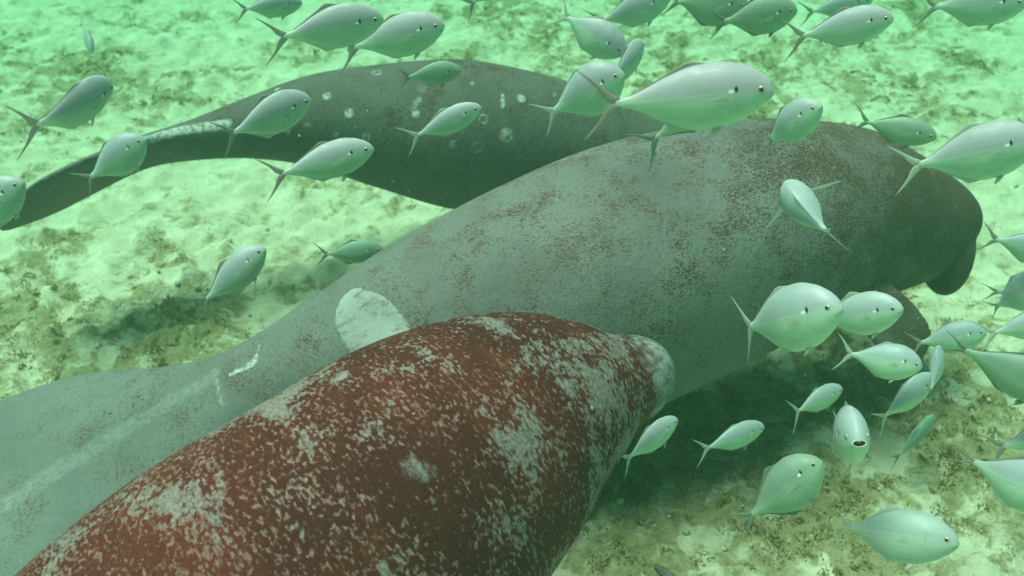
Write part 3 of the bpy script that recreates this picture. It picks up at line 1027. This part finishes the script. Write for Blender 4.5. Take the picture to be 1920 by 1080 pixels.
FISH = [
    # --- along the top, left of the middle
    dict(nose=(718, 30), tail=(486, 80), h=.36, L=.30, label="silver fish above the scarred manatee's back, overlapped by the next fish's tail"),
    dict(nose=(832, 45), tail=(624, 101), h=.37, L=.29, yaw=10, tilt=10, label="silver fish with its forked tail crossing another fish, over the scarred manatee's back"),
    dict(nose=(205, 150), tail=(58, 268), h=.36, L=.29, yaw=-42, tilt=20, bend=.25, spread=.22, label="fish turning away with wide rusty forked tail, over bare sand by the thin tail"),
    dict(nose=(268, 258), tail=(150, 352), h=.46, L=.27, yaw=18, tilt=12, bend=-.2, label="deep bodied fish crossing in front of the scarred manatee's tail"),
    dict(nose=(36, 338), tail=(-90, 455), h=.42, L=.28, yaw=25, label="fish showing only its round head beside the tip of the thin tail"),
    dict(nose=(582, 182), tail=(398, 266), h=.36, L=.28, yaw=-15, tilt=14, label="silver fish with pointed belly fin before the scarred manatee's tail stock"),
    dict(nose=(700, 276), tail=(486, 339), h=.33, L=.28, tilt=8, label="crisp silver fish with black gill spot under the scarred manatee's belly"),
    dict(nose=(902, 200), tail=(752, 268), h=.31, L=.25, tilt=12, fin=FIN_PALE, label="small slim silver fish in front of the scarred manatee's flank"),
    dict(nose=(864, 132), tail=(740, 146), h=.36, L=.26, d=3.65, skin=DUSK, fin=FIN_DUSK, label="faint greenish fish hovering close above the scarred manatee's spine"),
    dict(nose=(1158, 146), tail=(1014, 218), h=.50, L=.27, d=2.5, yaw=15, fin=FIN_PALE, bend=-.15, label="pale green fish half hidden behind the big fish's tail fin"),
    dict(nose=(1205, 82), tail=(1140, 168), h=.34, L=.27, yaw=-50, tilt=10, bend=.2, label="fish swimming away tail first just above the big silver fish"),
    dict(nose=(1446, 178), tail=(1082, 194), h=.355, L=.34, yaw=0, tilt=5, spread=.19, finh=.45, label="big silver fish with bright eye and black tipped tail above the grey manatee's back"),
    dict(nose=(1345, 178), tail=(1220, 262), h=.3, L=.27, d=2.1, skin=DUSK, fin=FIN_DUSK, spread=.2, label="fish hidden behind the big silver fish, only its tail lobe hanging below"),
    dict(nose=(1536, 203), tail=(1404, 282), h=.42, L=.26, yaw=30, tilt=12, bend=.4, spread=.1, label="bright tailless looking fish over the shoulder of the grey manatee"),
    dict(nose=(1744, 262), tail=(1602, 218), h=.36, L=.27, d=3.0, skin=DUSK, fin=FIN_DUSK, tilt=10, label="dark green fish nosing down behind the grey manatee's neck"),
    dict(nose=(1935, 272), tail=(1676, 312), h=.40, L=.31, tilt=8, fin=FIN_PALE, label="large pale fish passing the top of the grey manatee's head"),
    # --- cluster at the right
    dict(nose=(1480, 344), tail=(1550, 468), h=.44, L=.27, d=2.4, yaw=-42, upref=(-.5, .72, .48), pec=1.25, w=1.4, bend=-.25, spread=.2, skin=BRIGHT, fin=FIN_PALE, label="blurry fish with pectoral fins spread wide in front of the grey manatee's neck"),
    dict(nose=(1551, 582), tail=(1350, 628), h=.45, L=.31, d=1.95, yaw=30, tilt=10, skin=BRIGHT, fin=FIN_PALE, bend=.42, spread=.25, label="plump bright fish followed by its long tail under the grey manatee's chest"),
    dict(nose=(1673, 580), tail=(1508, 606), h=.40, L=.26, d=2.25, yaw=22, tilt=14, skin=BRIGHT, fin=FIN_PALE, label="bright fish whose tail is hidden by the plump fish's head"),
    dict(nose=(1722, 686), tail=(1566, 660), h=.45, L=.25, tilt=4, skin=BRIGHT, fin=FIN_PALE, spread=.24, label="round bodied bright fish with pale V tail in the manatee's shadow"),
    dict(nose=(1842, 622), tail=(1700, 648), h=.44, L=.26, tilt=10, label="teal fish below the grey manatee's drooping muzzle"),
    dict(nose=(1577, 726), tail=(1472, 782), h=.36, L=.24, yaw=-28, tilt=20, fin=FIN_PALE, spread=.27, bend=-.15, label="small fish heading up and away beside the open mouthed fish"),
    dict(nose=(1604, 822), tail=(1570, 796), h=.46, L=.28, d=1.95, yaw=78, upref=(-.10, 1, .05), gape=.085, w=1.05, pec=.15, skin=BRIGHT, fin=FIN_PALE, spread=.1, eye=1.15, label="fish facing straight on with its mouth open"),
    dict(nose=(1748, 702), tail=(1634, 800), h=.36, L=.27, yaw=-25, tilt=28, fin=FIN_PALE, bend=-.12, label="slender fish slanting upward between the open mouthed fish and the teal one"),
    dict(nose=(1748, 776), tail=(1676, 880), h=.33, L=.26, yaw=-20, tilt=58, skin=DUSK, fin=FIN_DUSK, spread=.22, label="dark fish seen from above, right of the open mouthed fish"),
    dict(nose=(1260, 792), tail=(1164, 868), h=.33, L=.25, d=2.75, yaw=-22, tilt=18, fin=FIN_PALE, label="small fish below the brown manatee's muzzle"),
    dict(nose=(1424, 800), tail=(1306, 848), h=.32, L=.26, d=2.9, yaw=-25, tilt=24, fin=FIN_PALE, label="small slim fish swimming over the dark shaded sand"),
    dict(nose=(1526, 872), tail=(1390, 985), h=.46, L=.28, d=2.35, yaw=12, tilt=10, skin=DUSK, fin=FIN_DUSK, spread=.14, label="dull green fish low over the sand, below the small slim fish"),
    dict(nose=(1772, 1006), tail=(1528, 992), h=.37, L=.30, d=1.95, yaw=12, tilt=4, skin=BREAM, fin=FIN_PALE, bend=.55, spread=.12, label="finely striped deep fish with plain gill cover low over the pale sand"),
    dict(nose=(1760, 655), tail=(1748, 748), h=.34, L=.24, d=2.9, yaw=-45, tilt=10, label="bluish fish standing upright behind the teal fish's belly"),
    dict(nose=(1985, 742), tail=(1782, 640), h=.38, L=.32, d=2.3, skin=DUSK, fin=FIN_DUSK, tilt=20, spread=.09, label="large dull olive fish nosing down past the teal fish"),
    dict(nose=(1975, 598), tail=(1862, 625), h=.36, L=.25, d=2.5, fin=FIN_PALE, skin=BRIGHT, label="bright fish cut by the frame, pale tail toward the teal fish's nose"),
    dict(nose=(1985, 480), tail=(1852, 440), h=.42, L=.27, d=2.9, label="fish with dark forked tail beside the grey manatee's muzzle"),
    dict(nose=(1965, 525), tail=(1845, 590), h=.50, L=.27, d=3.0, yaw=20, spread=.12, bend=.3, label="blurred grey green fish under the fork tailed fish by the muzzle"),
    dict(nose=(1990, 548), tail=(1850, 545), h=.45, L=.28, d=3.2, skin=DUSK, fin=FIN_DUSK, spread=.12, label="shaded fish half covered by others, level with the muzzle's lower lip"),
    dict(nose=(2010, 935), tail=(1770, 862), h=.42, L=.32, d=2.2, tilt=14, spread=.08, bend=.5, label="big pale blurred fish nosing down over rippled sand"),
    dict(nose=(2015, 800), tail=(1878, 845), h=.40, L=.27, d=2.35, tilt=12, label="black tipped tail of a fish above the big pale blurred fish"),
    # --- left, over the sand
    dict(nose=(496, 464), tail=(358, 590), h=.35, L=.28, d=2.65, tilt=8, yaw=10, bend=.12, label="grey fish climbing over the algae bed beside the grey manatee's tail stock"),
    dict(nose=(730, 466), tail=(572, 482), h=.36, L=.28, d=3.7, skin=DUSK, fin=FIN_DUSK, label="dim olive fish partly hidden behind the grey manatee's back"),
    dict(nose=(172, 98), tail=(155, 36), h=.36, L=.25, d=5.2, yaw=40, label="tiny faint fish far off over the sand, on its own"),
    # --- along the top right
    dict(nose=(1164, 96), tail=(1036, 20), h=.42, L=.28, yaw=12, d=2.9, tilt=8, fin=FIN_PALE, bend=.2, label="pale teal fish nosing down above the big silver fish's tail"),
    dict(nose=(1246, 2), tail=(1108, 44), h=.40, L=.28, d=3.0, label="grey fish cut by the top edge with a glinting gill spot"),
    dict(nose=(1392, 18), tail=(1246, -4), h=.50, L=.29, d=3.1, skin=DUSK, fin=FIN_DUSK, tilt=6, label="deep green fish between the grey cut off fish and a paler green one"),
    dict(nose=(1486, 26), tail=(1330, 40), h=.42, L=.28, d=2.95, skin=DUSK, fin=FIN_DUSK, label="mint green fish with small dark gill spot beside the deep green fish"),
    dict(nose=(1668, 44), tail=(1468, 66), h=.36, L=.28, tilt=6, spread=.21, label="smooth grey fish with drooping forked tail over open bright sand"),
    dict(nose=(1618, 8), tail=(1510, 18), h=.36, L=.27, d=3.5, label="bluish fish peeping over the back of the smooth grey fish"),
    dict(nose=(1914, 18), tail=(1720, 2), h=.38, L=.29, d=2.6, tilt=6, yaw=8, label="grey fish over far bright sand, well ahead of the smooth grey fish"),
    dict(nose=(960, -45), tail=(884, 4), h=.36, L=.28, d=3.4, label="fish of which only the tail tip dips into the picture"),
    dict(nose=(560, 2), tail=(440, 22), h=.36, L=.27, d=3.6, label="pale fish half hidden behind the upper fish's tail, left of the pair"),
]
for sp_ in FISH:
    _, d_, c_ = make_fish(sp_)
    if c_[2] < .18: print("LOW FISH", sp_["label"], round(c_[2], 2), round(d_, 2))

# ------------------------------------------------------------------ specks adrift in the water
def make_specks():
    tet = np.array([(1, 1, 1), (-1, -1, 1), (-1, 1, -1), (1, -1, -1)], float)
    V, F = [], []
    for i in range(260):
        d = RNG.uniform(1.0, 5.0)
        p = at(RNG.uniform(-300, 2200), RNG.uniform(-200, 1250), d)
        if p[2] < .1 or p[2] > 2.6: continue
        r = RNG.uniform(.0007, .0019)
        V.append(p + tet * r * RNG.uniform(.5, 1.5, (4, 3)))
        k = 4 * (len(V) - 1)
        F += [(k, k + 1, k + 2), (k, k + 3, k + 1), (k, k + 2, k + 3), (k + 1, k + 3, k + 2)]
    o = mesh_obj("drifting_specks", np.concatenate(V), F, flat("speck", (.70, .58, .48), .8, .2), None, False)
    tag(o, "tiny pale specks drifting in the water", "particles", kind="stuff")


make_specks()

# ------------------------------------------------------------------ the water between: one even body of haze
hv_, hf_ = [], []
X0, X1, Y0, Y1, Z0, Z1 = -64, 64, -64, 64, -1.2, 2.75
box_v = [(x, y, z) for z in (Z0, Z1) for y in (Y0, Y1) for x in (X0, X1)]
box_f = [(0, 2, 3, 1), (4, 5, 7, 6), (0, 1, 5, 4), (2, 6, 7, 3), (0, 4, 6, 2), (1, 3, 7, 5)]
hz = NT("sea_water")
hz.n.remove(hz.bsdf)
pvn = hz.n.new("ShaderNodeVolumePrincipled")
pvn.inputs["Color"].default_value = (.05, .115, .088, 1)
pvn.inputs["Absorption Color"].default_value = (.18, .89, .63, 1)
pvn.inputs["Density"].default_value = .20
pvn.inputs["Anisotropy"].default_value = .3
hz.link(pvn.outputs[0], hz.out.inputs["Volume"])
haze = mesh_obj("haze", box_v, box_f, hz.mat, None, False)
tag(haze, "even green haze of the sea water", "water", kind="stuff")
